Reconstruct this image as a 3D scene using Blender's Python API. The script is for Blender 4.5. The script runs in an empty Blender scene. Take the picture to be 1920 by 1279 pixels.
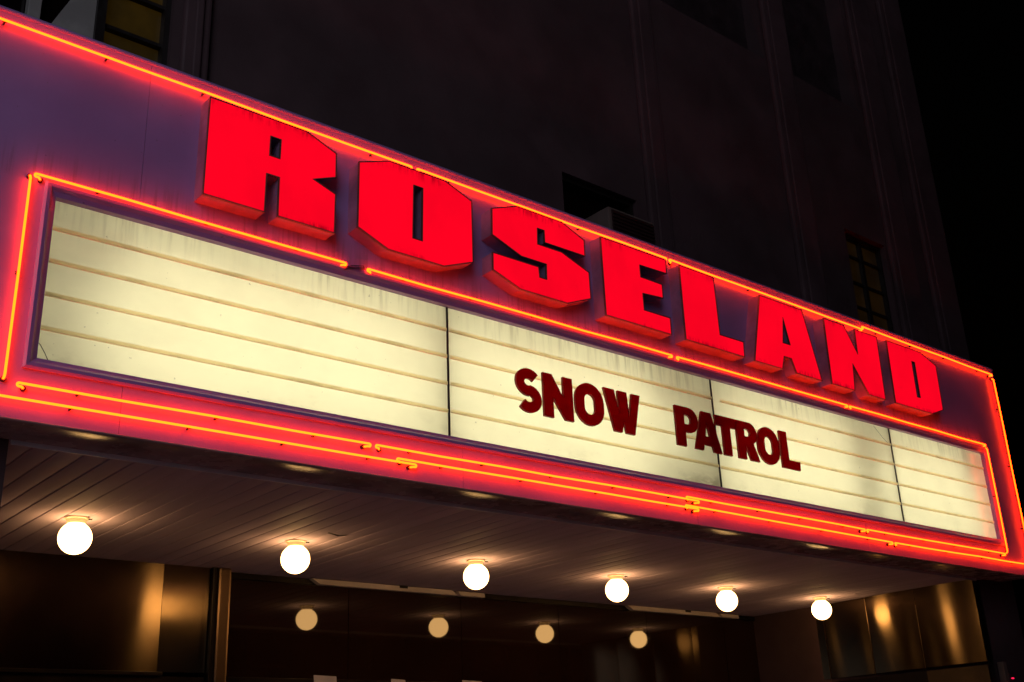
import bpy, bmesh, math, random
from mathutils import Vector, Matrix
from mathutils.geometry import tessellate_polygon

random.seed(7)
scene = bpy.context.scene
COL = scene.collection
R = math.radians
Z0 = 3.862                     # height of the letter board's lower edge above the pavement

# ------------------------------------------------------------------ camera
cam_d = bpy.data.cameras.new('camera')
cam = bpy.data.objects.new('camera', cam_d)
COL.objects.link(cam)
yaw, pitch, roll = R(40.504), R(21.261), R(-2.465)
fwd = Vector((math.sin(yaw) * math.cos(pitch), math.cos(yaw) * math.cos(pitch), math.sin(pitch)))
rt = fwd.cross(Vector((0, 0, 1))).normalized()
up = rt.cross(fwd)
r2 = rt * math.cos(roll) + up * math.sin(roll)
u2 = -rt * math.sin(roll) + up * math.cos(roll)
m = Matrix((r2, u2, -fwd)).transposed().to_4x4()
m.translation = (-1.751, -6.066, 1.600)
cam.matrix_world = m
cam_d.sensor_width = 36
cam_d.lens = 39.54
cam_d.clip_start = 0.05
cam_d.clip_end = 2000
scene.camera = cam

# ------------------------------------------------------------------ sky, dusk light, exposure
SUN_AZ = R(214)                # afterglow behind the camera, to its left
world = bpy.data.worlds.new('World')
scene.world = world
world.use_nodes = True
wn = world.node_tree.nodes
wl = world.node_tree.links
sky = wn.new('ShaderNodeTexSky')
sky.sky_type = 'NISHITA'
sky.sun_disc = False
sky.sun_elevation = R(-5.0)
sky.sun_rotation = SUN_AZ
sky.air_density = 1.6
sky.dust_density = 1.0
bg = wn['Background']
wl.new(sky.outputs[0], bg.inputs[0])
bg.inputs[1].default_value = 0.10

sun_d = bpy.data.lights.new('sun', 'SUN')
sun = bpy.data.objects.new('sun', sun_d)
COL.objects.link(sun)
sun_d.energy = 0.80
sun_d.angle = R(45)
sun_d.color = (0.84, 0.86, 1.0)
sd = Vector((math.sin(SUN_AZ) * math.cos(R(18)), math.cos(SUN_AZ) * math.cos(R(18)), math.sin(R(18))))
sun.rotation_euler = sd.to_track_quat('Z', 'Y').to_euler()
sun.location = sd * 60

scene.view_settings.view_transform = 'Standard'
scene.view_settings.look = 'None'
scene.view_settings.exposure = 0.0
scene.view_settings.gamma = 1.0
scene.view_settings.use_curve_mapping = False
scene.render.engine = 'CYCLES'
scene.cycles.use_denoising = True
scene.cycles.max_bounces = 6
scene.cycles.diffuse_bounces = 3
scene.cycles.glossy_bounces = 4
scene.cycles.sample_clamp_indirect = 6.0
scene.cycles.use_light_tree = True


# ------------------------------------------------------------------ materials
class NT:
    def __init__(s, name):
        s.m = bpy.data.materials.new(name)
        s.m.use_nodes = True
        s.t = s.m.node_tree
        s.n = s.t.nodes
        s.n.clear()
        s.out = s.n.new('ShaderNodeOutputMaterial')

    def node(s, kind, ins=None, **kw):
        x = s.n.new(kind)
        for k, v in kw.items():
            setattr(x, k, v)
        for k, v in (ins or {}).items():
            s.put(x.inputs[k], v)
        return x

    def put(s, sock, v):
        if isinstance(v, bpy.types.NodeSocket):
            s.t.links.new(v, sock)
        elif isinstance(v, (tuple, list)) and len(v) == 3 and sock.type == 'RGBA':
            sock.default_value = (*v, 1)
        else:
            sock.default_value = v

    def pos(s, scale=(1, 1, 1)):
        g = s.node('ShaderNodeNewGeometry')
        mp = s.node('ShaderNodeMapping', {'Vector': g.outputs['Position'], 'Scale': scale})
        return mp.outputs[0]

    def noise(s, scale=1.0, vec=(1, 1, 1), detail=4, rough=0.55):
        x = s.node('ShaderNodeTexNoise', {'Vector': s.pos(vec), 'Scale': scale, 'Detail': detail, 'Roughness': rough})
        return x.outputs['Fac']

    def ramp(s, fac, a, b, lo=0.0, hi=1.0):
        x = s.node('ShaderNodeMapRange', {'Value': fac, 'From Min': a, 'From Max': b, 'To Min': lo, 'To Max': hi})
        x.clamp = True
        x.interpolation_type = 'SMOOTHSTEP'
        return x.outputs[0]

    def math(s, op, a, b=0.0):
        x = s.node('ShaderNodeMath', operation=op)
        s.put(x.inputs[0], a)
        s.put(x.inputs[1], b)
        return x.outputs[0]

    def mix(s, fac, a, b):
        x = s.node('ShaderNodeMix', data_type='RGBA')
        s.put(x.inputs[0], fac)
        s.put(x.inputs[6], a)
        s.put(x.inputs[7], b)
        return x.outputs[2]

    def axis(s, i):
        g = s.node('ShaderNodeNewGeometry')
        x = s.node('ShaderNodeSeparateXYZ', {'Vector': g.outputs['Position']})
        return x.outputs[i]

    def bump(s, h, strength=0.3, dist=0.01):
        return s.node('ShaderNodeBump', {'Height': h, 'Strength': strength, 'Distance': dist}).outputs[0]

    def done(s, shader):
        s.t.links.new(shader, s.out.inputs['Surface'])
        return s.m


def principled(name, col, rough=0.5, metal=0.0, spec=0.5, var=0.25, vscale=3.0, stretch=(1, 1, 1), bump=0.0, bscale=60.0, **kw):
    t = NT(name)
    n = t.noise(vscale, stretch)
    c2 = tuple(max(0, c * (1 - var)) for c in col)
    c = t.mix(t.ramp(n, 0.35, 0.68), c2, col)
    r = t.ramp(t.noise(vscale * 2.3, stretch), 0.3, 0.7, max(0.02, rough * 0.8), min(1, rough * 1.2))
    ins = {'Base Color': c, 'Roughness': r, 'Metallic': metal, 'Specular IOR Level': spec}
    ins.update(kw)
    if bump:
        ins['Normal'] = t.bump(t.noise(bscale, (1, 1, 1), 6), bump, 0.004)
    p = t.node('ShaderNodeBsdfPrincipled', ins)
    return t.done(p.outputs[0])


def mat_fascia(name='painted_sheet', base=(0.40, 0.235, 0.56)):
    t = NT(name)
    streak = t.noise(1.0, (26, 26, 1.3), 5, 0.6)
    z = t.axis(2)
    under = t.math('MULTIPLY', t.ramp(z, Z0 + 1.04, Z0 + 1.10), t.ramp(z, Z0 + 1.34, Z0 + 1.14))
    streakf = t.math('MULTIPLY', t.ramp(streak, 0.46, 0.66), t.math('ADD', t.math('MULTIPLY', under, 0.40), 0.012))
    blot = t.ramp(t.noise(1.4, (1, 1, 1), 5), 0.35, 0.7)
    c = t.mix(blot, tuple(x * 0.86 for x in base), base)
    c = t.mix(streakf, c, (0.10, 0.08, 0.085))
    speck = t.ramp(t.noise(42, (1, 1, 1), 2), 0.70, 0.76)
    c = t.mix(t.math('MULTIPLY', speck, 0.45), c, (0.07, 0.05, 0.05))
    warp = t.noise(2.2, (1, 1, 0.6), 2)
    p = t.node('ShaderNodeBsdfPrincipled', {'Base Color': c, 'Roughness': t.ramp(blot, 0, 1, 0.30, 0.46),
                                            'Specular IOR Level': 0.5, 'Normal': t.bump(warp, 0.10, 0.03)})
    return t.done(p.outputs[0])


def mat_board():
    t = NT('aged_acrylic')
    z = t.axis(2)
    x = t.axis(0)
    streak = t.ramp(t.noise(1.0, (22, 1, 1.6), 5, 0.6), 0.44, 0.68)
    top = t.ramp(z, Z0 + 0.70, Z0 + 1.0)
    patch = t.ramp(t.noise(0.9, (1, 1, 0.2), 3), 0.40, 0.66, 0.12, 1.0)
    film = t.ramp(t.noise(1.6, (1, 1, 1.5), 5, 0.6), 0.38, 0.66)
    d = t.math('ADD', t.math('MULTIPLY', t.math('MULTIPLY', t.math('MULTIPLY', streak, patch), top), 0.55), t.math('MULTIPLY', film, 0.10))
    # grime lying along the lower edge near the joints
    edge = t.math('MULTIPLY', t.ramp(z, Z0 + 0.20, Z0 + 0.0), t.ramp(t.noise(2.6, (1, 1, 2.0), 5, 0.65), 0.50, 0.70))
    smear = t.math('MULTIPLY', t.math('MULTIPLY', t.ramp(x, 5.15, 5.7), t.ramp(x, 5.82, 5.74)), t.ramp(z, Z0 + 0.16, Z0 + 0.02))
    smear = t.math('MULTIPLY', smear, t.ramp(t.noise(6, (1, 1, 3), 4), 0.25, 0.5))
    d = t.math('ADD', d, t.math('ADD', t.math('MULTIPLY', edge, 0.22), t.math('MULTIPLY', smear, 0.65)))
    spots = t.ramp(t.noise(30, (1, 1, 1), 2), 0.735, 0.77)
    d = t.math('MINIMUM', t.math('ADD', d, t.math('MULTIPLY', spots, 0.5)), 0.9)
    c = t.mix(d, (0.90, 0.84, 0.53), (0.26, 0.20, 0.11))
    tr = t.node('ShaderNodeBsdfTranslucent', {'Color': c})
    df = t.node('ShaderNodeBsdfDiffuse', {'Color': t.mix(d, (0.62, 0.58, 0.48), (0.20, 0.16, 0.12))})
    a = t.node('ShaderNodeMixShader', {'Fac': 0.30})
    t.t.links.new(tr.outputs[0], a.inputs[1])
    t.t.links.new(df.outputs[0], a.inputs[2])
    gl = t.node('ShaderNodeBsdfGlossy', {'Color': (1, 1, 1), 'Roughness': 0.25})
    fr = t.node('ShaderNodeFresnel', {'IOR': 1.38})
    b = t.node('ShaderNodeMixShader', {'Fac': fr.outputs[0]})
    t.t.links.new(a.outputs[0], b.inputs[1])
    t.t.links.new(gl.outputs[0], b.inputs[2])
    return t.done(b.outputs[0])


def mat_translucent(name, col, dif, mixf=0.5, gloss=0.0, dirt=0.0):
    t = NT(name)
    c = col
    if dirt:
        n = t.ramp(t.noise(3.2, (1, 1, 4), 5, 0.65), 0.45, 0.7)
        c = t.mix(t.math('MULTIPLY', n, dirt), col, (0.03, 0.02, 0.015))
    tr = t.node('ShaderNodeBsdfTranslucent', {'Color': c})
    df = t.node('ShaderNodeBsdfPrincipled', {'Base Color': dif, 'Roughness': 0.3, 'Specular IOR Level': gloss})
    a = t.node('ShaderNodeMixShader', {'Fac': mixf})
    t.t.links.new(tr.outputs[0], a.inputs[1])
    t.t.links.new(df.outputs[0], a.inputs[2])
    return t.done(a.outputs[0])


def mat_emit(name, col, strength=1.0):
    t = NT(name)
    e = t.node('ShaderNodeEmission', {'Color': (*col, 1), 'Strength': strength})
    return t.done(e.outputs[0])


def mat_letter_face():
    t = NT('lit_red_plastic')
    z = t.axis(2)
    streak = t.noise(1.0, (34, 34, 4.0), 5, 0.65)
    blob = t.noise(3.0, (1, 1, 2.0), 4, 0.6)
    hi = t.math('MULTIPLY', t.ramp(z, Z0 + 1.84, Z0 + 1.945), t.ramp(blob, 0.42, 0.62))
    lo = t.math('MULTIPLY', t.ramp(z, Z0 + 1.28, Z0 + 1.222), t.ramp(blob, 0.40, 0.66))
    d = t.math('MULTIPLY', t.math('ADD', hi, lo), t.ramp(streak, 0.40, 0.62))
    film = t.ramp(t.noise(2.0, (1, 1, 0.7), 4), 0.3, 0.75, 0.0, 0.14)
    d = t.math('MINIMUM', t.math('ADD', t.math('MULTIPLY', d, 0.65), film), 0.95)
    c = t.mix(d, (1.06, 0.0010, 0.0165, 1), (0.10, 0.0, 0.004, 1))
    e = t.node('ShaderNodeEmission', {'Color': c, 'Strength': 1.0})
    g = t.node('ShaderNodeBsdfGlossy', {'Color': (1, 1, 1), 'Roughness': 0.3})
    fr = t.node('ShaderNodeFresnel', {'IOR': 1.25})
    mx = t.node('ShaderNodeMixShader', {'Fac': fr.outputs[0]})
    t.t.links.new(e.outputs[0], mx.inputs[1])
    t.t.links.new(g.outputs[0], mx.inputs[2])
    return t.done(mx.outputs[0])


def mat_brushed(name, col, rough, rot):
    t = NT(name)
    n = t.noise(2.0, (1, 1, 1), 3)
    tg = t.node('ShaderNodeTangent', direction_type='RADIAL', axis='Z')
    c = t.mix(t.ramp(n, 0.3, 0.7), tuple(x * 0.75 for x in col), col)
    wob = t.noise(1.1, (1, 1, 0.5), 2)
    p = t.node('ShaderNodeBsdfPrincipled', {'Base Color': c, 'Metallic': 1.0, 'Roughness': rough, 'Anisotropic': 0.92,
                                            'Anisotropic Rotation': rot, 'Tangent': tg.outputs[0], 'Normal': t.bump(wob, 0.12, 0.05)})
    return t.done(p.outputs[0])


def mat_window(name, col, strength):
    t = NT(name)
    n = t.ramp(t.noise(3.0, (1, 1, 1), 4), 0.3, 0.7, 0.55, 1.15)
    e = t.node('ShaderNodeEmission', {'Color': (*col, 1), 'Strength': t.math('MULTIPLY', n, strength)})
    g = t.node('ShaderNodeBsdfPrincipled', {'Base Color': (0.02, 0.016, 0.008), 'Roughness': 0.3})
    a = t.node('ShaderNodeAddShader')
    t.t.links.new(e.outputs[0], a.inputs[0])
    t.t.links.new(g.outputs[0], a.inputs[1])
    return t.done(a.outputs[0])


def plank_mat(name, col, rough=0.5, metal=0.0, spec=0.5, var=0.25, vscale=3.0, stretch=(1, 1, 1), bump=0.0):
    t = NT(name)
    rnd = t.node('ShaderNodeObjectInfo').outputs['Random']
    n = t.ramp(t.noise(vscale, stretch), 0.35, 0.68)
    c = t.mix(n, tuple(x * (1 - var) for x in col), col)
    c = t.mix(t.math('MULTIPLY', rnd, 0.22), c, tuple(x * 0.55 for x in col))
    stain = t.ramp(t.noise(1.7, (1, 0.5, 1), 6, 0.65), 0.60, 0.74)
    c = t.mix(t.math('MULTIPLY', stain, 0.35), c, (0.20, 0.13, 0.09))
    p = t.node('ShaderNodeBsdfPrincipled', {'Base Color': c, 'Roughness': t.math('ADD', t.math('MULTIPLY', rnd, 0.15), rough - 0.08),
                                            'Specular IOR Level': spec, 'Normal': t.bump(t.noise(40, (1, 0.2, 1), 5), bump, 0.004)})
    return t.done(p.outputs[0])


M = {}
M['fascia'] = mat_fascia()
M['frame'] = mat_fascia('painted_frame', (0.38, 0.205, 0.56))
M['return'] = principled('letter_side_paint', (0.38, 0.22, 0.40), 0.5, var=0.35, vscale=5, stretch=(1, 1, 1), bump=0.08)
M['trimcap'] = principled('dull_bronze_trim', (0.20, 0.11, 0.10), 0.45, 0.2)
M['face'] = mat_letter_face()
M['board'] = mat_board()
M['rail'] = mat_translucent('yellowed_rail', (0.97, 0.84, 0.60), (0.4, 0.3, 0.2), 0.07, 0.4, 0.30)
M['divider'] = principled('dark_bronze', (0.03, 0.018, 0.018), 0.5, 0.2)
M['inner'] = principled('cabinet_white', (0.82, 0.81, 0.78), 0.6, var=0.08)
M['tube_on'] = mat_emit('fluorescent_tube_light', (1.0, 0.97, 0.86), 4.5)
M['neon'] = mat_emit('neon_light', (23.0, 0.60, 0.020), 1.0)
M['cap'] = principled('black_rubber', (0.012, 0.008, 0.008), 0.6)
M['marq'] = mat_translucent('dark_red_acrylic', (0.55, 0.004, 0.010), (0.12, 0.005, 0.010), 0.35, 0.5)
M['under'] = principled('glossy_brown_sheet', (0.46, 0.36, 0.40), 0.26, 0.0, 0.22, var=0.4, vscale=2.5)
M['trim'] = principled('mill_aluminium', (0.78, 0.76, 0.84), 0.45, 0.0, var=0.2)
M['plank'] = plank_mat('painted_soffit_board', (0.60, 0.50, 0.68), 0.80, 0.0, 0.10, var=0.12, vscale=1.2, stretch=(6, 0.6, 1), bump=0.05)
M['gap'] = principled('dark_void', (0.02, 0.015, 0.014), 0.9)
M['globe'] = mat_emit('opal_globe_light', (1.0, 0.54, 0.18), 12.0)
M['porcelain'] = principled('porcelain', (0.80, 0.66, 0.54), 0.3, var=0.15)
M['wall'] = principled('dark_stucco', (0.088, 0.047, 0.053), 0.75, var=0.35, vscale=0.9, bump=0.35, bscale=45)
M['recess'] = principled('dark_blind_window', (0.045, 0.026, 0.030), 0.5, var=0.4)  # darker tone than the wall stucco
M['pil'] = principled('dark_stucco_pilaster', (0.090, 0.048, 0.055), 0.75, var=0.3, vscale=1.3, bump=0.3, bscale=45)
M['winframe'] = principled('window_black_paint', (0.012, 0.007, 0.006), 0.5)
M['amber'] = mat_window('amber_pane', (1.0, 0.52, 0.03), 0.016)
M['amber_dim'] = mat_window('amber_pane_dim', (1.0, 0.42, 0.03), 0.006)
M['darkpane'] = principled('dark_pane', (0.006, 0.003, 0.003), 0.12)
M['palewood'] = principled('pale_painted_wood', (0.34, 0.32, 0.30), 0.6, var=0.3)
M['ac'] = principled('ac_enamel', (0.16, 0.115, 0.10), 0.45, var=0.25)
M['acdark'] = principled('ac_grille', (0.035, 0.012, 0.012), 0.5)
M['metal1'] = mat_brushed('bronze_sheet_across', (0.205, 0.145, 0.082), 0.17, 0.25)
M['metal2'] = mat_brushed('bronze_sheet_upright', (0.25, 0.175, 0.10), 0.22, 0.0)
M['lowbronze'] = principled('dull_bronze_sheet', (0.10, 0.065, 0.035), 0.5, 0.6, var=0.3)
M['column'] = principled('bronze_column', (0.30, 0.20, 0.12), 0.30, 1.0, var=0.05, vscale=0.3)
M['glass'] = principled('dark_door_glass', (0.030, 0.012, 0.006), 0.035, 0.0, 0.55, var=0.3, vscale=0.8)
M['darkframe'] = principled('dark_bronze_frame', (0.02, 0.013, 0.010), 0.35, 0.5)
M['batten'] = principled('white_batten', (0.8, 0.72, 0.68), 0.5, var=0.2)
M['paper'] = principled('paper', (0.75, 0.66, 0.60), 0.7, var=0.15)
M['redled'] = mat_emit('red_indicator', (1.6, 0.02, 0.12), 1.0)
M['box'] = principled('grey_box', (0.05, 0.045, 0.045), 0.5)
M['asphalt'] = principled('asphalt', (0.05, 0.048, 0.047), 0.8, var=0.3, vscale=4, bump=0.4, bscale=90)
M['concrete'] = principled('pavement_concrete', (0.45, 0.43, 0.43), 0.8, var=0.25, vscale=1.5, bump=0.3, bscale=50)
M['opp'] = principled('dark_render', (0.10, 0.09, 0.09), 0.8)
M['wire'] = principled('wire', (0.02, 0.012, 0.01), 0.5)


# ------------------------------------------------------------------ mesh helpers (z given above the board's lower edge)
class MB:
    def __init__(s):
        s.v = []
        s.f = []

    def add(s, vs, fs):
        o = len(s.v)
        s.v += [tuple(p) for p in vs]
        s.f += [tuple(i + o for i in f) for f in fs]
        return s

    def box(s, x0, x1, y0, y1, z0, z1):
        vs = [(x, y, z) for z in (z0, z1) for y in (y0, y1) for x in (x0, x1)]
        return s.add(vs, [(0, 2, 3, 1), (4, 5, 7, 6), (0, 1, 5, 4), (2, 6, 7, 3), (0, 4, 6, 2), (1, 3, 7, 5)])

    def lathe(s, c, prof, n=32, cap=True):
        vs = []
        for r, z in prof:
            for i in range(n):
                a = 2 * math.pi * i / n
                vs.append((c[0] + r * math.cos(a), c[1] + r * math.sin(a), c[2] + z))
        fs = []
        for k in range(len(prof) - 1):
            for i in range(n):
                j = (i + 1) % n
                fs.append((k * n + i, k * n + j, (k + 1) * n + j, (k + 1) * n + i))
        if cap:
            fs.append(tuple(range(n)))
            fs.append(tuple((len(prof) - 1) * n + i for i in range(n)))
        return s.add(vs, fs)

    def tube(s, pts, r, n=8):
        pts = [Vector(p) for p in pts]
        vs = []
        prev = None
        for i, p in enumerate(pts):
            a = pts[max(0, i - 1)]
            b = pts[min(len(pts) - 1, i + 1)]
            t = (b - a).normalized()
            if prev is None:
                h = Vector((0, 0, 1)) if abs(t.z) < 0.9 else Vector((1, 0, 0))
                u = t.cross(h).normalized()
            else:
                u = (prev - t * prev.dot(t)).normalized()
            prev = u
            w = t.cross(u)
            for k in range(n):
                q = 2 * math.pi * k / n
                vs.append(p + u * (r * math.cos(q)) + w * (r * math.sin(q)))
        fs = []
        for i in range(len(pts) - 1):
            for k in range(n):
                j = (k + 1) % n
                fs.append((i * n + k, i * n + j, (i + 1) * n + j, (i + 1) * n + k))
        fs.append(tuple(range(n))[::-1])
        fs.append(tuple((len(pts) - 1) * n + k for k in range(n)))
        return s.add(vs, fs)

    def prism(s, loops, y0, y1, front=True, back=True, sides=True):
        """loops: outer + holes as (x, z); front face at y0, back at y1"""
        tri = tessellate_polygon([[Vector((x, z, 0)) for x, z in lp] for lp in loops])
        flat = [p for lp in loops for p in lp]
        if front:
            s.add([(x, y0, z) for x, z in flat], [tuple(t) for t in tri])
        if back:
            s.add([(x, y1, z) for x, z in flat], [tuple(t) for t in tri])
        if sides:
            for lp in loops:
                n = len(lp)
                for i in range(n):
                    a, b = lp[i], lp[(i + 1) % n]
                    s.add([(a[0], y0, a[1]), (b[0], y0, b[1]), (b[0], y1, b[1]), (a[0], y1, a[1])], [(0, 1, 2, 3)])
        return s

    def strip(s, prof, x0, x1, n=1):
        """a (y, z) profile drawn along x"""
        vs = []
        for k in range(n + 1):
            x = x0 + (x1 - x0) * k / n
            vs += [(x, y, z) for y, z in prof]
        q = len(prof)
        fs = [(k * q + i, k * q + i + 1, (k + 1) * q + i + 1, (k + 1) * q + i) for k in range(n) for i in range(q - 1)]
        return s.add(vs, fs)

    def build(s, name, mat, parent=None, smooth=False, bevel=0.0, base=None, merge=True):
        if parent is not None:
            org = root_loc(parent)
        elif base is not None:
            org = Vector((base[0], base[1], base[2] + Z0))
        else:
            org = Vector((0, 0, 0))
        bm = bmesh.new()
        vs = [bm.verts.new((p[0] - org.x, p[1] - org.y, p[2] + Z0 - org.z)) for p in s.v]
        for f in s.f:
            try:
                bm.faces.new([vs[i] for i in f])
            except ValueError:
                pass
        if merge:
            bmesh.ops.remove_doubles(bm, verts=bm.verts, dist=1e-5)
        bmesh.ops.recalc_face_normals(bm, faces=bm.faces)
        if bevel:
            es = [e for e in bm.edges if len(e.link_faces) == 2 and e.calc_face_angle(0) > 0.6]
            bmesh.ops.bevel(bm, geom=es, offset=bevel, segments=2, affect='EDGES', profile=0.6, clamp_overlap=True)
        me = bpy.data.meshes.new(name)
        bm.to_mesh(me)
        bm.free()
        me.materials.append(mat)
        if smooth:
            me.shade_smooth()
            if smooth == 'auto':
                for p in me.polygons:
                    p.use_smooth = True
                me.set_sharp_from_angle(angle=R(35))
        o = bpy.data.objects.new(name, me)
        COL.objects.link(o)
        if parent is None:
            o.location = org
        else:
            o.parent = parent
        return o


def root_loc(o):
    v = Vector(o.location)
    while o.parent is not None:
        o = o.parent
        v += Vector(o.location)
    return v


def thing(name, base, label, cat, group=None):
    o = bpy.data.objects.new(name, None)
    COL.objects.link(o)
    o.location = (base[0], base[1], base[2] + Z0)
    o.empty_display_size = 0.1
    return tag(o, label, cat, group)


def tag(o, label, cat, group=None):
    o['label'] = label
    o['category'] = cat
    if group:
        o['group'] = group
    return o


def copy_tree(o, parent=None):
    c = o.copy()
    COL.objects.link(c)
    if parent is not None:
        c.parent = parent
    for ch in [x for x in o.children]:
        copy_tree(ch, c)
    return c


def inset(loop, d):
    """offset a closed (x, z) loop inwards by d (positive shrinks an anticlockwise loop)"""
    n = len(loop)
    area = sum(loop[i][0] * loop[(i + 1) % n][1] - loop[(i + 1) % n][0] * loop[i][1] for i in range(n))
    sg = 1 if area > 0 else -1
    out = []
    for i in range(n):
        p0, p1, p2 = Vector(loop[i - 1]), Vector(loop[i]), Vector(loop[(i + 1) % n])
        a = (p1 - p0).normalized()
        b = (p2 - p1).normalized()
        na = Vector((-a.y, a.x)) * sg
        nb = Vector((-b.y, b.x)) * sg
        k = na + nb
        if k.length < 1e-6:
            k = na
        k.normalize()
        out.append(tuple(p1 + k * (d / max(0.35, k.dot(na)))))
    return out


GZ = -Z0                        # the pavement

# ------------------------------------------------------------------ ground
g = MB().box(-60, 60, -60, -4.6, GZ - 0.35, GZ - 0.13).build('road', M['asphalt'])
g['kind'] = 'structure'
g = MB().box(-60, 60, -4.45, 12, GZ - 0.35, GZ).build('pavement', M['concrete'])
g['kind'] = 'structure'
k = MB()
g = bpy.data.objects.new('kerb', None)
COL.objects.link(g)
g['kind'] = 'structure'
for i in range(24):
    MB().box(-24 + i * 2 + 0.004, -22 + i * 2 - 0.004, -4.6, -4.452, GZ - 0.35, GZ + 0.003).build('kerb_stone', M['concrete'], g, bevel=0.015)

# ------------------------------------------------------------------ unseen block added behind the camera to shade the sign's right side
opp = thing('shade_block', (8, -20, GZ), 'unseen dark block added across the street to shade the right of the sign', 'building')
MB().box(-9.5, 40, -32, -19.5, GZ, 22).build('wall', M['opp'], opp)
MB().box(-9.7, 40.2, -32.2, -19.3, 22.002, 22.4).build('cornice', M['opp'], opp)
op_w = [(x, z) for x in range(-6, 38, 3) for z in range(0, 24, 4)]
for x, z in op_w:
    MB().box(x, x + 1.5, -19.499, -19.44, GZ + 1.2 + z, GZ + 3.2 + z).build('window', M['darkpane'], opp)

# ------------------------------------------------------------------ theatre building
bld = thing('theater_building', (5.0, 0.45, GZ), 'dark stuccoed theatre facade rising into the night behind the lit marquee', 'building')
SOF = -0.363
ZT = 9.4
holes = [(-0.62, 0.775, 1.75, 4.3), (4.50, 5.47, 1.75, 2.885), (9.05, 9.885, 1.70, 3.645),
         (6.10, 7.93, 5.555, 8.6), (8.42, 9.84, 5.555, 8.6)]


def wall_holes(x0, x1, z0, z1, y0, y1, holes):
    xs = sorted({x0, x1, *[h[0] for h in holes], *[h[1] for h in holes]})
    zs = sorted({z0, z1, *[h[2] for h in holes], *[h[3] for h in holes]})

    def solid(i, j):
        if i < 0 or j < 0 or i >= len(xs) - 1 or j >= len(zs) - 1:
            return False
        cx, cz = (xs[i] + xs[i + 1]) / 2, (zs[j] + zs[j + 1]) / 2
        return not any(h[0] < cx < h[1] and h[2] < cz < h[3] for h in holes)
    b = MB()
    for i in range(len(xs) - 1):
        for j in range(len(zs) - 1):
            if not solid(i, j):
                continue
            a, c, d, e = xs[i], xs[i + 1], zs[j], zs[j + 1]
            b.add([(a, y0, d), (c, y0, d), (c, y0, e), (a, y0, e)], [(0, 1, 2, 3)])
            b.add([(a, y1, d), (c, y1, d), (c, y1, e), (a, y1, e)], [(0, 1, 2, 3)])
            for (di, dj, q) in ((-1, 0, ((a, d), (a, e))), (1, 0, ((c, d), (c, e))), (0, -1, ((a, d), (c, d))), (0, 1, ((a, e), (c, e)))):
                if not solid(i + di, j + dj):
                    (p, s_), (r_, t_) = q
                    b.add([(p, y0, s_), (r_, y0, t_), (r_, y1, t_), (p, y1, s_)], [(0, 1, 2, 3)])
    return b


wall_holes(-9.0, 11.42, -0.30, ZT, 0.45, 0.75, holes).build('wall', M['wall'], bld)
MB().box(-9.0, 0.03, 0.45, 3.9, GZ, -0.302).build('pier', M['wall'], bld)
MB().box(10.62, 11.42, 0.45, 3.9, GZ, -0.302).build('pier', M['wall'], bld)
MB().box(11.10, 11.42, 0.752, 12, GZ, ZT).build('side_wall', M['wall'], bld)
MB().box(-9.0, 11.40, 0.9, 12, ZT - 0.6, ZT - 0.4).build('roof_slab', M['wall'], bld)
MB().box(-9.2, 11.55, 0.30, 0.80, ZT, ZT + 0.35).build('parapet_cap', M['pil'], bld, bevel=0.03)
for x0, x1 in ((0.835, 1.035), (5.60, 5.90), (7.96, 8.39), (9.92, 10.45), (10.78, 11.36)):
    MB().box(x0, x1, 0.385, 0.4495, 1.6, ZT - 0.02).build('pilaster', M['pil'], bld, bevel=0.02)
    MB().box(x0 + 0.07, x1 - 0.07, 0.355, 0.3845, 1.6, ZT - 0.3).build('pilaster_panel', M['pil'], bld, bevel=0.012)
# amber window at the left with its boarded half
w = MB().box(-0.62, 0.775, 0.60, 0.66, 1.75, 4.3).build('window_backing', M['gap'], bld)
w = MB().box(0.264, 0.326, 0.50, 0.60, 1.75, 4.29).build('window_frame', M['winframe'], bld)
MB().box(0.735, 0.774, 0.50, 0.598, 1.75, 4.29).build('stile', M['winframe'], w)
for z in (2.02, 2.345, 2.67, 2.995, 3.32, 3.645):
    MB().box(0.326, 0.735, 0.525, 0.57, z - 0.014, z + 0.014).build('muntin', M['winframe'], w)
for z in (1.77, 2.03, 2.355, 2.68, 3.005, 3.33):
    MB().box(0.327, 0.734, 0.572, 0.58, z + 0.006, z + 0.30).build('pane', M['amber'], w)
w2 = MB().box(-0.178, -0.098, 0.49, 0.57, 1.75, 4.29).build('window_post', M['palewood'], bld, bevel=0.006)
MB().prism([[(-0.09, 1.76), (0.262, 1.76), (0.262, 3.16), (0.258, 3.17), (-0.045, 2.455)]], 0.53, 0.55).build('board_infill', M['palewood'], bld)
MB().box(-0.096, 0.262, 0.585, 0.592, 1.76, 4.29).build('pane', M['darkpane'], w2)
MB().box(-0.61, -0.18, 0.585, 0.592, 1.76, 4.29).build('pane', M['darkpane'], w2)

# window behind the air conditioner
w = MB().box(4.50, 5.47, 0.60, 0.62, 1.75, 2.885).build('window_pane', M['darkpane'], bld)
fr = MB()
fr.box(4.502, 4.54, 0.50, 0.595, 1.76, 2.88).box(5.43, 5.468, 0.50, 0.595, 1.76, 2.88).box(4.541, 5.429, 0.50, 0.595, 2.84, 2.88)
fr.build('window_frame', M['winframe'], w)

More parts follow.
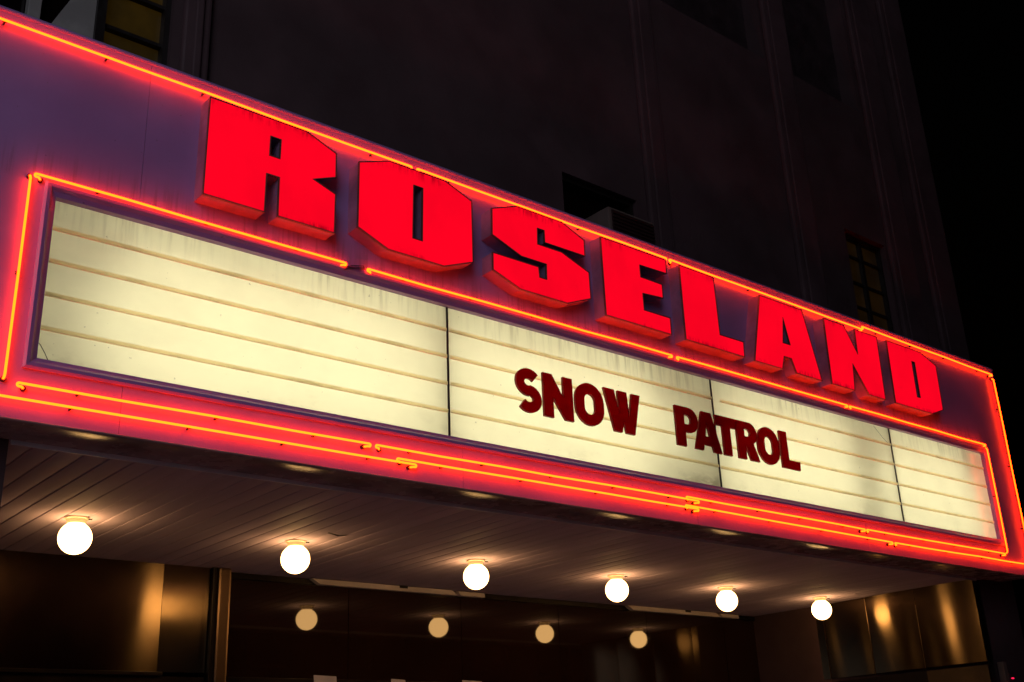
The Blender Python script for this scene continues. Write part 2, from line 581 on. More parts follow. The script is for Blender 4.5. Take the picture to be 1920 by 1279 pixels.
# tall amber window near the far corner
w = MB()
w.box(9.052, 9.085, 0.52, 0.60, 1.70, 3.64).box(9.85, 9.883, 0.52, 0.60, 1.70, 3.64).box(9.086, 9.849, 0.52, 0.60, 3.60, 3.64)
w.box(9.44, 9.49, 0.53, 0.60, 1.70, 3.599)
w = w.build('window_frame', M['winframe'], bld)
zz = [1.72, 2.06, 2.39, 2.715, 3.03, 3.37, 3.60]
for a, b in zip(zz[:-1], zz[1:]):
    for x0, x1, mm in ((9.086, 9.439, 'amber_dim'), (9.491, 9.849, 'amber_dim')):
        MB().box(x0, x1, 0.572, 0.58, a + 0.016, b - 0.016).build('pane', M[mm], w)
        MB().box(x0, x1, 0.545, 0.585, b - 0.015, b + 0.015 if b < 3.59 else b - 0.001).build('muntin', M['winframe'], w)
# two tall unlit windows of the storey above
for x0, x1 in ((6.10, 7.93), (8.42, 9.84)):
    MB().box(x0, x1, 0.66, 0.68, 5.556, 8.6).build('window_pane', M['recess'], bld)

# ------------------------------------------------------------------ entrance recess under the marquee
ent = thing('entrance_front', (5.4, 3.8, GZ), 'dark glass entrance front that mirrors the globe lamps under the marquee', 'storefront')
xs_ = [2.93, 4.30, 5.70, 7.10, 8.55, 9.99, 10.86]
for a, b in zip(xs_[:-1], xs_[1:]):
    MB().box(a + 0.004, b - 0.004, 3.69, 3.705, -1.30, SOF - 0.06).build('transom_pane', M['glass'], ent)
    MB().box(a + 0.03, b - 0.03, 3.70, 3.715, GZ + 0.12, -1.36).build('door_pane', M['glass'], ent)
MB().box(2.93, 10.86, 3.72, 3.85, GZ, SOF).build('backing', M['gap'], ent)
MB().box(2.93, 10.86, 3.66, 3.718, -1.358, -1.302).build('transom_bar', M['darkframe'], ent, bevel=0.006)
MB().box(2.93, 10.86, 3.67, 3.718, SOF - 0.058, SOF - 0.003).build('head_rail', M['darkframe'], ent, bevel=0.004)
for x in xs_[1:-1]:
    MB().box(x - 0.03, x + 0.03, 3.67, 3.719, GZ, -1.36).build('door_stile', M['darkframe'], ent, bevel=0.005)

# bronze clad walls either side
cw = thing('metal_clad_wall', (1.4, 3.55, GZ), 'brushed bronze panelled wall left of the glass entrance, under the first lamp', 'wall')
MB().box(0.04, 2.308, 3.55, 3.57, -1.285, SOF - 0.002).build('wall_panel', M['metal1'], cw)
MB().box(2.314, 2.745, 3.555, 3.575, -1.285, SOF - 0.002).build('wall_panel', M['metal2'], cw)
MB().box(0.04, 2.35, 3.52, 3.57, -1.32, -1.287).build('ledge', M['darkframe'], cw, bevel=0.006)
MB().box(0.04, 2.745, 3.56, 3.58, GZ, -1.322).build('lower_panel', M['darkframe'], cw)
MB().box(2.755, 2.80, 3.50, 3.60, GZ, SOF - 0.002).build('column', M['darkframe'], cw, bevel=0.01)
MB().box(2.802, 2.925, 3.48, 3.80, GZ, SOF - 0.002).build('column', M['column'], cw, bevel=0.02)

rw = thing('metal_clad_wall', (10.55, 2.0, GZ), 'brushed bronze side wall closing the right end of the entrance recess', 'wall')
pts = [(10.486, 0.445), (10.500, 1.205), (10.545, 1.90), (10.612, 2.58), (10.680, 3.15), (10.754, 3.78)]
for i in range(len(pts) - 1):
    (xa, ya), (xb, yb) = pts[i], pts[i + 1]
    b = MB()
    n = 8
    vs = []
    for kx in range(n + 1):
        t = kx / n
        bulge = -0.010 * math.sin(math.pi * t)
        y = ya + 0.003 + (yb - ya - 0.006) * t
        x = xa + (xb - xa) * t + bulge
        vs += [(x, y, -1.262), (x, y, SOF - 0.003), (x + 0.02, y, SOF - 0.003), (x + 0.02, y, -1.262)]
    fs = []
    for kx in range(n):
        for q in range(4):
            fs.append((kx * 4 + q, kx * 4 + (q + 1) % 4, (kx + 1) * 4 + (q + 1) % 4, (kx + 1) * 4 + q))
    fs += [(0, 1, 2, 3), (n * 4, n * 4 + 1, n * 4 + 2, n * 4 + 3)]
    b.add(vs, fs).build('wall_panel', M['metal1'], rw, smooth='auto')
    MB().add([(xa, ya + 0.003, GZ), (xb, yb - 0.003, GZ), (xb, yb - 0.003, -1.30), (xa, ya + 0.003, -1.30),
              (xa + .02, ya + 0.003, GZ), (xb + .02, yb - 0.003, GZ), (xb + .02, yb - 0.003, -1.30), (xa + .02, ya + 0.003, -1.30)],
             [(0, 1, 2, 3), (4, 5, 6, 7), (0, 1, 5, 4), (1, 2, 6, 5), (2, 3, 7, 6), (3, 0, 4, 7)]).build('lower_panel', M['lowbronze'] if i == 0 else M['darkframe'], rw)
    if i:
        MB().tube([(xa - 0.004, ya, -1.28), (xa - 0.004, ya, SOF - 0.005)], 0.0028, 6).build('joint_bead', M['column'], rw)
MB().box(10.515, 10.617, 0.442, 0.452, GZ, SOF - 0.003).build('corner_post', M['darkframe'], rw)

for (xa, xb, lab) in ((3.83, 5.97, 'thin white unlit strip fixture at the ceiling left of the third globe lamp'),
                      (8.16, 10.22, 'thin white unlit strip fixture at the ceiling behind the fifth globe lamp')):
    t_ = thing('strip_light', (xa, 3.64, SOF), lab, 'light fixture')
    cut = xb - 0.42
    MB().prism([[(xa, SOF - 0.008), (cut - 0.03, SOF - 0.008), (cut + 0.05, SOF - 0.058), (xa + 0.09, SOF - 0.058)]], 3.60, 3.665).build('housing', M['batten'], t_)
    MB().prism([[(cut + 0.05, SOF - 0.012), (xb - 0.01, SOF - 0.012), (xb, SOF - 0.055), (cut + 0.09, SOF - 0.055)]], 3.602, 3.664).build('end_housing', M['batten'], t_)
    MB().box(xa + 1.02, xa + 1.12, 3.597, 3.666, SOF - 0.03, SOF - 0.006).build('bracket', M['gap'], t_)

for i, (xa, wd, zt, lab) in enumerate(((3.90, 0.25, -1.268, 'white paper sheet taped at the glass, leftmost of three'),
                                       (4.78, 0.17, -1.285, 'white paper sheet taped at the glass, middle of three'),
                                       (5.67, 0.26, -1.280, 'white paper sheet taped at the glass, rightmost of three'))):
    MB().prism([[(xa + 0.03, zt - 0.30), (xa + wd + 0.02, zt - 0.30), (xa + wd, zt - 0.008), (xa, zt)]], 3.653, 3.6565).build('paper_sheet', M['paper'], base=(xa, 3.655, zt - 0.3))
    tag(COL.objects[-1], lab, 'poster', 'paper sheets at the entrance')

# ------------------------------------------------------------------ canopy ceiling
ceil = thing('canopy_ceiling', (5.3, 2.1, SOF), 'painted board ceiling of the canopy carrying the globe lamps', 'ceiling')
PIT = 0.1523
h = PIT / 2 - 0.0018
prof = [(-h, 0.016), (-h, 0.009)] + [((h - 0.006) * q / 5.0, 0.0032 * (q / 5.0) ** 2) for q in range(-5, 6)] + [(h - 0.003, 0.008), (h, 0.010), (h, 0.016)]
proto = None
i = 0
x = 0.03 + PIT / 2
while x < 10.62:
    if proto is None:
        b = MB()
        y0, y1 = 0.4135, 3.83
        n = len(prof)
        b.add([(x + px, y0, SOF + pz) for px, pz in prof] + [(x + px, y1, SOF + pz) for px, pz in prof],
              [(q, (q + 1) % n, (q + 1) % n + n, q + n) for q in range(n)] + [tuple(range(n)), tuple(range(n, 2 * n))])
        proto = b.build('ceiling_board', M['plank'], ceil, smooth='auto')
        first_x = x
    else:
        o = proto.copy()
        COL.objects.link(o)
        o.location = (x - first_x, 0, random.uniform(-0.0012, 0.0012))
        if random.random() < 0.04:
            yj = random.uniform(0.8, 3.0)
            MB().box(x - h + 0.006, x + h - 0.008, yj, yj + 0.004, SOF - 0.0022, SOF + 0.001).build('board_joint', M['gap'], ceil)
    x += PIT
MB().box(0.031, 10.75, 0.42, 3.83, SOF + 0.021, SOF + 0.04).build('backing_sheet', M['gap'], ceil)
hk = MB().add([(2.88, 1.715, SOF - 0.001), (2.98, 1.72, SOF - 0.012), (3.08, 1.725, SOF - 0.001), (3.07, 1.76, SOF - 0.001), (2.98, 1.745, SOF - 0.018), (2.89, 1.75, SOF - 0.001)],
              [(0, 1, 4, 5), (1, 2, 3, 4)]).build('loose_flashing', M['wire'], ceil)

# ------------------------------------------------------------------ marquee sign box
sign = thing('marquee_sign', (5.2, 0.2, SOF), 'long painted sheet-metal marquee with a backlit cream letter board', 'marquee sign')
XL, XR, ZTOP = -3.4, 11.06, 2.105
OP = 0.075                     # how far the fascia opening lies outside the board
bx0, bx1, bz0, bz1 = -OP, 10.47 + OP, -OP, 1.0 + OP
J = [0.486, 2.93, 5.37, 7.81]
gp = 0.0014
MB().prism([[(XL, SOF), (J[0] - gp, SOF), (J[0] - gp, bz0), (bx0, bz0), (bx0, bz1), (J[0] - gp, bz1), (J[0] - gp, ZTOP), (XL, ZTOP)]], 0.0, 0.02).build('fascia_panel', M['fascia'], sign)
for a, b in zip(J[:-1], J[1:]):
    MB().box(a + gp, b - gp, 0, 0.02, bz1, ZTOP).build('fascia_panel', M['fascia'], sign)
    MB().box(a + gp, b - gp, 0, 0.02, SOF, bz0).build('fascia_panel', M['fascia'], sign)
MB().prism([[(J[3] + gp, SOF), (XR, SOF), (XR, ZTOP), (J[3] + gp, ZTOP), (J[3] + gp, bz1), (bx1, bz1), (bx1, bz0), (J[3] + gp, bz0)]], 0.0, 0.02).build('fascia_panel', M['fascia'], sign)
# rolled top edge, end panel, roof sheet
MB().strip([(0.021, 2.095), (-0.001, 2.107), (-0.006, 2.118), (-0.003, 2.135), (0.010, 2.150), (0.03, 2.156), (0.06, 2.154), (0.44, 2.15)], XL, XR + 0.004, 1).build('top_cap', M['fascia'], sign, smooth=True)
MB().box(XR - 0.018, XR, 0.022, 0.44, SOF + 0.01, 2.148).build('end_panel', M['fascia'], sign)
# soffit strip with a rolled lip
MB().strip([(0.001, -0.3625), (-0.004, -0.365), (-0.002, -0.371), (0.008, -0.3755), (0.022, -0.3765), (0.04, -0.3757), (0.06, -0.3742), (0.085, -0.372),
            (0.11, -0.3695), (0.14, -0.3675), (0.20, -0.3660), (0.40, -0.3655)], XL, XR, 1).build('lower_lip', M['under'], sign, smooth=True)
MB().box(0.03, 10.50, 0.400, 0.412, SOF - 0.030, SOF + 0.004).build('edge_trim', M['trim'], sign, bevel=0.003)
# picture frame round the board: mitred mouldings
mould = [(OP, 0.004), (OP + 0.004, -0.020), (OP - 0.012, -0.028), (OP - 0.032, -0.024), (0.026, -0.004), (0.012, 0.004), (0.0, 0.010), (0.0, 0.056), (OP, 0.056)]


def mitred(side):
    b = MB()
    x0, x1, z0, z1 = 0.0, 10.47, 0.0, 1.0
    vs = []
    for end in (0, 1):
        for d, y in mould:
            if side == 'top':
                vs.append(((x0 - d) if end == 0 else (x1 + d), y, z1 + d))
            elif side == 'bottom':
                vs.append(((x0 - d) if end == 0 else (x1 + d), y, z0 - d))
            elif side == 'left':
                vs.append((x0 - d, y, (z0 - d) if end == 0 else (z1 + d)))
            else:
                vs.append((x1 + d, y, (z0 - d) if end == 0 else (z1 + d)))
    n = len(mould)
    fs = [(q, (q + 1) % n, (q + 1) % n + n, q + n) for q in range(n)]
    b.add(vs, fs)
    return b


for sd_ in ('top', 'bottom', 'left', 'right'):
    mitred(sd_).build('board_frame', M['frame'], sign)
# light cabinet behind the board
MB().box(-0.06, 10.53, 0.40, 0.42, -0.06, 1.06).build('cabinet_back', M['inner'], sign)
MB().box(-0.06, 10.53, 0.066, 0.398, 1.04, 1.06).build('cabinet_top', M['inner'], sign)
MB().box(-0.06, 10.53, 0.066, 0.398, -0.06, -0.04).build('cabinet_bottom', M['inner'], sign)
MB().box(-0.06, -0.04, 0.066, 0.398, -0.038, 1.038).build('cabinet_end', M['inner'], sign)
MB().box(10.51, 10.53, 0.066, 0.398, -0.038, 1.038).build('cabinet_end', M['inner'], sign)
DV = [0.0, 2.857, 5.785, 8.607, 10.47]
RZ = [0.197, 0.405, 0.613, 0.821]
for a, b in zip(DV[:-1], DV[1:]):
    pn = MB()
    pn.add([(a + (0.001 if a else -0.02), 0.058, -0.02), (b - 0.001 if b < 10 else b + 0.02, 0.058, -0.02), (b - 0.001 if b < 10 else b + 0.02, 0.058, 1.02), (a + (0.001 if a else -0.02), 0.058, 1.02)], [(0, 1, 2, 3)])
    pn = pn.build('board_panel', M['board'], sign)
    for z in RZ:
        zz_ = z + random.uniform(-0.003, 0.003)
        xa = a + 0.012 + (0.09 if (z == 0.821 and a > 5 and a < 6) else 0)
        MB().strip([(0.0575, zz_ - 0.010), (0.046, zz_ - 0.011), (0.043, zz_ - 0.008), (0.043, zz_ + 0.013)], xa, b - 0.012, 1).build('letter_rail', M['rail'], pn)
for xd in DV[1:-1]:
    MB().box(xd - 0.008, xd + 0.008, 0.048, 0.0575, 0.0, 1.0).build('divider', M['divider'], sign, bevel=0.002)
    MB().box(xd - 0.022, xd + 0.022, 0.085, 0.13, -0.038, 1.038).build('cabinet_post', M['inner'], sign)
# fluorescent tubes: rows with their own lengths, so that dim gaps fall where two tubes meet
rows = {0.10: [(0.35, 2.70), (2.95, 4.95), (5.85, 7.95), (8.30, 10.30)],
        0.32: [(0.20, 2.75), (2.92, 5.40), (5.85, 7.95), (8.28, 10.30)],
        0.54: [(0.30, 2.75), (2.92, 5.40), (5.85, 7.90), (8.30, 10.30)],
        0.76: [(0.45, 2.60), (2.95, 5.00), (6.00, 7.85), (8.60, 10.05)]}
for z, segs in rows.items():
    for a, b in segs:
        MB().tube([(a, 0.25, z), (b, 0.25, z)], 0.019, 10).build('fluorescent_tube', M['tube_on'], sign)
# loose wire and crack line on the board
MB().tube([(-0.013, 0.05, 0.125), (0.022, 0.047, 0.092), (0.050, 0.047, 0.050), (0.074, 0.05, 0.008)], 0.0022, 6).build('thin_dark_line', M['wire'], sign)
MB().tube([(8.33, 0.052, 0.985), (8.47, 0.051, 0.875), (8.60, 0.052, 0.812)], 0.0016, 6).build('thin_dark_line', M['wire'], sign)  # crack in the panel, drawn as a thin wire

# ------------------------------------------------------------------ big channel letters
CH = {
 'R': ([(0.830, 1.222), (1.258, 1.222), (1.262, 1.508), (1.352, 1.508), (1.352, 1.222), (1.782, 1.222), (1.786, 1.524), (1.616, 1.583), (1.786, 1.653), (1.786, 1.843), (1.547, 1.937), (0.836, 1.937)],
       [[(1.278, 1.655), (1.351, 1.655), (1.354, 1.798), (1.280, 1.798)]], 'first'),
 'O': ([(2.215, 1.222), (2.700, 1.222), (2.972, 1.328), (2.976, 1.842), (2.725, 1.937), (2.228, 1.937), (1.970, 1.842), (1.964, 1.325)],
       [[(2.428, 1.375), (2.508, 1.375), (2.518, 1.804), (2.440, 1.804)]], 'second'),
 'S': ([(3.428, 1.222), (3.907, 1.222), (4.176, 1.328), (4.176, 1.562), (3.882, 1.666), (3.628, 1.666), (3.634, 1.804), (3.702, 1.804), (3.702, 1.698), (4.142, 1.698), (4.146, 1.845), (3.904, 1.942),
        (3.429, 1.942), (3.170, 1.843), (3.163, 1.614), (3.448, 1.508), (3.706, 1.508), (3.701, 1.379), (3.632, 1.379), (3.626, 1.466), (3.164, 1.466), (3.160, 1.318)], [], 'third'),
 'E': ([(4.336, 1.222), (5.116, 1.222), (5.120, 1.380), (4.800, 1.380), (4.800, 1.530), (5.053, 1.548), (5.056, 1.680), (4.792, 1.684), (4.792, 1.793), (5.128, 1.800), (5.136, 1.937), (4.338, 1.937)], [], 'fourth'),
 'L': ([(5.297, 1.219), (6.085, 1.219), (6.095, 1.370), (5.770, 1.370), (5.768, 1.935), (5.306, 1.935)], [], 'fifth'),
 'A': ([(6.228, 1.214), (6.636, 1.214), (6.688, 1.350), (6.795, 1.350), (6.851, 1.214), (7.252, 1.214), (7.078, 1.920), (6.426, 1.920)],
       [[(6.700, 1.495), (6.806, 1.495), (6.750, 1.755)]], 'sixth'),
 'N': ([(7.414, 1.216), (7.796, 1.216), (7.832, 1.500), (8.041, 1.216), (8.336, 1.216), (8.362, 1.918), (7.962, 1.918), (7.950, 1.647), (7.773, 1.918), (7.433, 1.918)], [], 'seventh'),
 'D': ([(8.518, 1.216), (9.222, 1.216), (9.462, 1.303), (9.484, 1.822), (9.190, 1.920), (8.542, 1.920)],
       [[(8.972, 1.366), (9.028, 1.366), (9.038, 1.769), (8.984, 1.769)]], 'eighth'),
}
for ch, (outer, hl, nth) in CH.items():
    cx = sum(p[0] for p in outer) / len(outer)
    zb = min(p[1] for p in outer)
    o = thing('channel_letter', (cx, 0, zb), 'big lit red letter %s, %s in the row of raised block letters' % (ch, nth), 'sign letter', 'lit red channel letters')
    D = 0.135
    MB().prism([outer] + hl, -D, -0.0005, front=False, back=False).build('return', M['return'], o)
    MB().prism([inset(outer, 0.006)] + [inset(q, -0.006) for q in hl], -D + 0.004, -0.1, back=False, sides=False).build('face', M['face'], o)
    tm = MB()
    for lp, sg in [(outer, 1)] + [(q, -1) for q in hl]:
        a_ = inset(lp, -0.002 * sg)
        b_ = inset(lp, 0.005 * sg)
        n = len(lp)
        for i in range(n):
            j = (i + 1) % n
            tm.add([(a_[i][0], -D + 0.016, a_[i][1]), (a_[j][0], -D + 0.016, a_[j][1]), (a_[j][0], -D - 0.001, a_[j][1]), (a_[i][0], -D - 0.001, a_[i][1]),
                    (b_[i][0], -D - 0.001, b_[i][1]), (b_[j][0], -D - 0.001, b_[j][1]), (b_[j][0], -D + 0.006, b_[j][1]), (b_[i][0], -D + 0.006, b_[i][1])],
                   [(0, 1, 2, 3), (3, 2, 5, 4), (4, 5, 6, 7)])
    tm.build('trim_cap', M['trimcap'], o)


# ------------------------------------------------------------------ changeable letters on the board
def arc(cx, cz, rx, rz, a0, a1, n=14):
    return [(cx + rx * math.cos(R(a0 + (a1 - a0) * i / n)), cz + rz * math.sin(R(a0 + (a1 - a0) * i / n))) for i in range(n + 1)]


def stroke(path, hw):
    n = len(path)
    lft, rgt = [], []
    for i in range(n):
        a = Vector(path[max(0, i - 1)])
        b = Vector(path[min(n - 1, i + 1)])
        t = (b - a).normalized()
        nn = Vector((-t.y, t.x))
        p = Vector(path[i])
        lft.append(tuple(p + nn * hw))
        rgt.append(tuple(p - nn * hw))
    return lft + rgt[::-1]


def o_shape(x0, x1, z0, z1, sw):
    def ring(x0, x1, z0, z1):
        rx = (x1 - x0) / 2
        rz = min((z1 - z0) / 2, rx * 0.98)
        cx = (x0 + x1) / 2
        return arc(cx, z1 - rz, rx, rz, 0, 180, 16) + arc(cx, z0 + rz, rx, rz, 180, 360, 16)
    return [ring(x0, x1, z0, z1), ring(x0 + sw, x1 - sw, z0 + sw * 0.92, z1 - sw * 0.92)]


B, T = 0.306, 0.660


def g_S(x0):
    w = 0.252
    hw = 0.041
    cx = x0 + w / 2
    r = w / 2 - hw
    rz = (T - B) / 4 - hw / 2 + 0.002
    p = arc(cx, T - hw - rz, r, rz, 36, 270, 18) + arc(cx, B + hw + rz, r, rz, 90, -142, 18)[1:]
    return [stroke(p, hw)]


def g_N(x0):
    w, s = 0.306, 0.098
    return [[(x0, B), (x0 + s, B), (x0 + s, B + 0.165), (x0 + w - s + 0.012, B), (x0 + w, B), (x0 + w, T), (x0 + w - s, T), (x0 + w - s, T - 0.180), (x0 + s - 0.006, T), (x0, T)]]


def g_O(x0):
    return o_shape(x0, x0 + 0.312, B, T, 0.098)


def g_W(x0):
    w = 0.418
    return [[(x0 + 0.098, B), (x0 + 0.185, B), (x0 + 0.209, B + 0.10), (x0 + 0.233, B), (x0 + 0.330, B), (x0 + w, T), (x0 + 0.322, T), (x0 + 0.278, T - 0.215),
             (x0 + 0.262, T), (x0 + 0.158, T), (x0 + 0.168, T - 0.215), (x0 + 0.118, T), (x0, T)]]


def g_P(x0):
    r = 0.112
    zc = T - r
    return [[(x0, B), (x0 + 0.112, B), (x0 + 0.112, T - 2 * r)] + arc(x0 + 0.172, zc, r, r, -90, 90, 12) + [(x0, T)],
            [(x0 + 0.108, zc - 0.042)] + arc(x0 + 0.150, zc, 0.042, 0.042, -90, 90, 8) + [(x0 + 0.108, zc + 0.042)]]


def g_A(x0):
    return [[(x0, B), (x0 + 0.103, B), (x0 + 0.118, B + 0.052), (x0 + 0.226, B + 0.052), (x0 + 0.242, B), (x0 + 0.346, B), (x0 + 0.236, T), (x0 + 0.116, T)],
            [(x0 + 0.140, B + 0.13), (x0 + 0.204, B + 0.13), (x0 + 0.172, B + 0.262)]]


def g_T(x0):
    return [[(x0 + 0.082, B), (x0 + 0.186, B), (x0 + 0.186, T - 0.092), (x0 + 0.268, T - 0.092), (x0 + 0.268, T), (x0, T), (x0, T - 0.092), (x0 + 0.082, T - 0.092)]]


def g_R(x0):
    r = 0.102
    zc = T - r
    return [[(x0, B), (x0 + 0.106, B), (x0 + 0.106, B + 0.125), (x0 + 0.116, B + 0.125), (x0 + 0.170, B), (x0 + 0.288, B), (x0 + 0.222, B + 0.160)] + arc(x0 + 0.178, zc, r, r, -58, 90, 12) + [(x0, T)],
            [(x0 + 0.104, zc - 0.036)] + arc(x0 + 0.148, zc, 0.036, 0.036, -90, 90, 8) + [(x0 + 0.104, zc + 0.036)]]


def g_L(x0):
    return [[(x0, B), (x0 + 0.262, B), (x0 + 0.268, B + 0.082), (x0 + 0.106, B + 0.082), (x0 + 0.106, T), (x0, T)]]


word = [(g_S, 3.470, 'S', 'first letter of the left word'), (g_N, 3.744, 'N', 'second letter of the left word'), (g_O, 4.075, 'O', 'third letter of the left word'), (g_W, 4.396, 'W', 'last letter of the left word'),
        (g_P, 5.238, 'P', 'first letter of the right word'), (g_A, 5.464, 'A', 'second letter of the right word'), (g_T, 5.762, 'T', 'third letter of the right word'), (g_R, 6.040, 'R', 'fourth letter of the right word'),
        (g_O, 6.325, 'O', 'fifth letter of the right word'), (g_L, 6.660, 'L', 'last letter of the right word')]
for fn, x0, ch, lab in word:
    loops = fn(x0)
    o = MB().prism(loops, 0.018, 0.040).build('board_letter', M['marq'], base=(x0 + 0.13, 0.031, B))
    tag(o, 'dark red plastic %s on the cream board, %s' % (ch, lab), 'letter', 'dark red changeable letters')

# ------------------------------------------------------------------ neon tubing
NY = -0.040
NR = 0.0074


def neon(a, b, label, hook=(True, True), dz=(-1, -1)):
    """a, b: (x, z) ends; each end doubles back and turns into the sheet"""
    A, Bp = Vector(a), Vector(b)
    t = (Bp - A).normalized()
    nrm = Vector((-t.y, t.x))
    if nrm.y > 0 or (abs(nrm.y) < 1e-6 and nrm.x < 0):
        nrm = -nrm                    # hooks hang down, or to the right

    def end(P, inward, s):
        if s == 0:
            q = P + inward * 0.018
            return [(P.x, -0.004, P.y), (P.x + inward.x * 0.003, NY * 0.7, P.y + inward.y * 0.003), (q.x, NY, q.y)]
        n2 = nrm * (-s)
        r = 0.0095
        seq = []
        back = P + n2 * (2 * r) + inward * 0.024
        seq.append((back.x + inward.x * 0.02, -0.004, back.y + inward.y * 0.02))
        seq.append((back.x + inward.x * 0.012, NY * 0.6, back.y + inward.y * 0.012))
        seq.append((back.x, NY, back.y))
        for q in range(0, 7):
            an = math.pi * q / 6
            c = P + n2 * r + inward * 0.012
            p = c + n2 * (r * math.cos(an)) - inward * (r * math.sin(an))
            seq.append((p.x, NY, p.y))
        return seq
    e0 = end(A, t, dz[0]) if hook[0] else [(A.x, NY, A.y)]
    e1 = end(Bp, -t, dz[1])[::-1] if hook[1] else [(Bp.x, NY, Bp.y)]
    L = (Bp - A).length
    n = max(2, int(L / 0.5))
    mid = []
    for i in range(1, n):
        p = A + t * (L * i / n)
        wob = random.uniform(-0.0036, 0.0036)
        mid.append((p.x + nrm.x * wob, NY + random.uniform(-0.002, 0.002), p.y + nrm.y * wob))
    o = thing('neon_tube', (A.x, 0, A.y), label, 'neon tube', 'red neon tubes outlining the marquee')
    MB().tube(e0 + mid + e1, NR, 8).build('glass_tube', M['neon'], o, smooth=True)
    caps = MB()
    for hk_, e in ((hook[0], e0[0]), (hook[1], e1[-1])):
        if hk_:
            caps.tube([(e[0], -0.0008, e[2]), (e[0], -0.020, e[2])], 0.0145, 10)
    if caps.v:
        caps.build('end_caps', M['cap'], o)['kind'] = 'stuff'
    sp = MB()
    m_ = max(1, int(L / 0.62))
    for i in range(m_):
        p = A + t * (L * (i + 0.5) / m_ + random.uniform(-0.05, 0.05))
        sp.tube([(p.x, -0.0008, p.y - 0.004), (p.x, NY + 0.011, p.y - 0.004)], 0.006, 6)
        sp.tube([(p.x - 0.014, NY + 0.0115, p.y - 0.004), (p.x + 0.014, NY + 0.0115, p.y - 0.004)], 0.0035, 5)
    sp.build('supports', M['cap'], o)['kind'] = 'stuff'
    return o


ot, ob, it, ib = 2.020, -0.266, 1.081, -0.177
neon((-3.3, ot), (2.490, ot), 'top outline neon tube running in from the left edge past the letter R', hook=(False, True))
neon((2.533, ot), (5.255, ot), 'top outline neon tube above the letters O, S and E')
neon((5.285, ot), (8.256, ot - 0.006), 'top outline neon tube above the letters L, A and N')
neon((8.262, ot + 0.026), (10.95, ot + 0.010), 'top outline neon tube above the letter D, ending at the right corner')
neon((10.962, ot - 0.035), (10.962, ob + 0.02), 'upright outer neon tube at the right end of the marquee', dz=(0, 0))
neon((-3.3, ob), (2.505, ob), 'lowest neon tube running in from the left edge along the bottom', hook=(False, True))
neon((2.345, ob + 0.022), (5.345, ob + 0.020), 'lowest neon tube under the middle of the board')
neon((5.185, ob + 0.036), (8.183, ob + 0.012), 'lowest neon tube under the right word, ending near the last board panel')
neon((8.22, ob + 0.012), (10.96, ob + 0.018), 'lowest neon tube running to the bottom right corner')
neon((-0.148, it + 0.004), (1.935, it - 0.004), 'inner neon tube above the left board panel, under the letter R')
neon((2.103, it), (5.203, it), 'inner neon tube under the letters O, S and E')
neon((5.257, it), (7.770, it), 'inner neon tube under the letters L and A')
neon((7.797, it), (10.442, it), 'inner neon tube under the letters N and D')
neon((10.462, it - 0.03), (10.462, ib + 0.02), 'upright inner neon tube beside the last board panel', dz=(0, 0))
neon((-0.101, ib), (2.141, ib), 'inner neon tube below the left board panel')
neon((2.178, ib), (5.36, ib), 'inner neon tube below the second board panel')
neon((5.205, ib + 0.020), (7.738, ib + 0.006), 'inner neon tube below the third board panel')
neon((7.765, ib + 0.008), (10.40, ib + 0.008), 'inner neon tube below the last board panel')
lt = neon((-0.167, it - 0.01), (-0.167, ib + 0.015), 'upright inner neon tube at the left end of the board', dz=(0, 0))
wr = MB()
for k_ in range(3):
    wr.tube([(1.93, -0.02, it - 0.03 - 0.008 * k_), (1.98, -0.035, it - 0.008 - 0.012 * k_), (2.04, -0.04, it + 0.004 - 0.012 * k_), (2.08, -0.03, it + 0.018 - 0.010 * k_), (2.10, -0.015, it - 0.004)], 0.0028, 6)
wr = wr.build('loose_cable', M['wire'], base=(2.0, 0, it))
tag(wr, 'thin black cables bridging the gap between two inner neon tubes', 'cable')

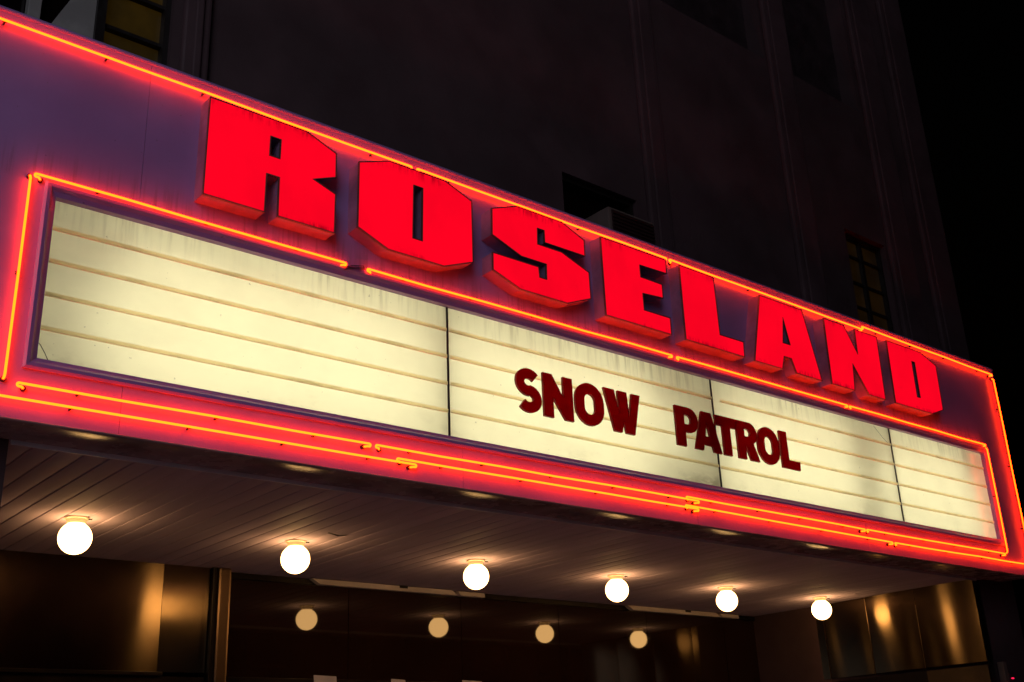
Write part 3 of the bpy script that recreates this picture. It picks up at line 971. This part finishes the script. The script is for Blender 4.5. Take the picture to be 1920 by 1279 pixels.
# ------------------------------------------------------------------ globe lamps
RG = 0.118
gx = [1.03, 2.83, 4.71, 6.53, 8.245, 9.99]
labs = ['round white globe lamp nearest the left pier', 'round white globe lamp, second from the left pier', 'round white globe lamp, third from the left pier',
        'round white globe lamp, third from the bronze side wall', 'round white globe lamp, second from the bronze side wall', 'round white globe lamp nearest the bronze side wall']
first = None
for i, xg in enumerate(gx):
    if first is None:
        o = thing('globe_lamp', (xg, 2.15, SOF), labs[i], 'lamp', 'globe lamps under the canopy')
        prof = []
        for q in range(0, 25):
            th = R(24 + (180 - 24) * q / 24)
            prof.append((max(0.0005, RG * math.sin(th)), -0.148 + RG * math.cos(th)))
        MB().lathe((xg, 2.15, SOF), prof, 40).build('globe', M['globe'], o, smooth=True)
        MB().lathe((xg, 2.15, SOF), [(0.088, -0.0005), (0.086, -0.009), (0.074, -0.015), (0.067, -0.030), (0.064, -0.044), (0.0535, -0.045), (0.0535, -0.006)], 36).build('fitter', M['porcelain'], o, smooth='auto')
        MB().tube([(xg + 0.062, 2.09, SOF - 0.018), (xg + 0.088, 2.075, SOF - 0.018)], 0.005, 8).build('thumb_screw', M['cap'], o)
        first = o
    else:
        o = copy_tree(first)
        o.location = (xg, 2.15, SOF + Z0)
        o['label'] = labs[i]
    o.rotation_euler = (0, 0, random.uniform(-0.15, 0.15))

# ------------------------------------------------------------------ air conditioner
ac = thing('air_conditioner', (5.0, 0.3, 2.06), 'boxy window air conditioner jutting from the dark window above the letter E', 'air conditioner')
MB().box(4.72, 5.31, 0.115, 0.59, 2.06, 2.452).build('casing', M['ac'], ac, bevel=0.012)
MB().box(4.755, 5.285, 0.105, 0.1145, 2.09, 2.425).build('grille_recess', M['acdark'], ac)
for j in range(9):
    MB().box(4.757, 5.283, 0.094, 0.1045, 2.10 + j * 0.036, 2.118 + j * 0.036).build('louvre', M['acdark'], ac)
MB().box(4.74, 4.77, 0.13, 0.45, 2.02, 2.055).build('bracket', M['ac'], ac)
MB().box(5.26, 5.29, 0.13, 0.45, 2.02, 2.055).build('bracket', M['ac'], ac)

# ------------------------------------------------------------------ indicator box on the right pier
ib_ = thing('alarm_box', (10.86, 0.44, -1.53), 'small dark wall box with two red indicator lights right of the entrance', 'wall box')
MB().box(10.80, 10.94, 0.39, 0.4495, -1.53, -1.38).build('housing', M['box'], ib_, bevel=0.006)
for dx in (0.035, 0.062):
    MB().lathe((10.815 + dx, 0.385, -1.442), [(0.001, 0.008), (0.007, 0.005), (0.009, 0), (0.007, -0.005), (0.001, -0.008)], 10).build('indicator_light', M['redled'], ib_)
pst = MB().box(10.665, 10.735, 0.36, 0.435, GZ, -1.27).build('door_post', M['ac'], base=(10.70, 0.40, GZ), bevel=0.008)
tag(pst, 'narrow dim grey post standing against the pier right of the entrance', 'post')
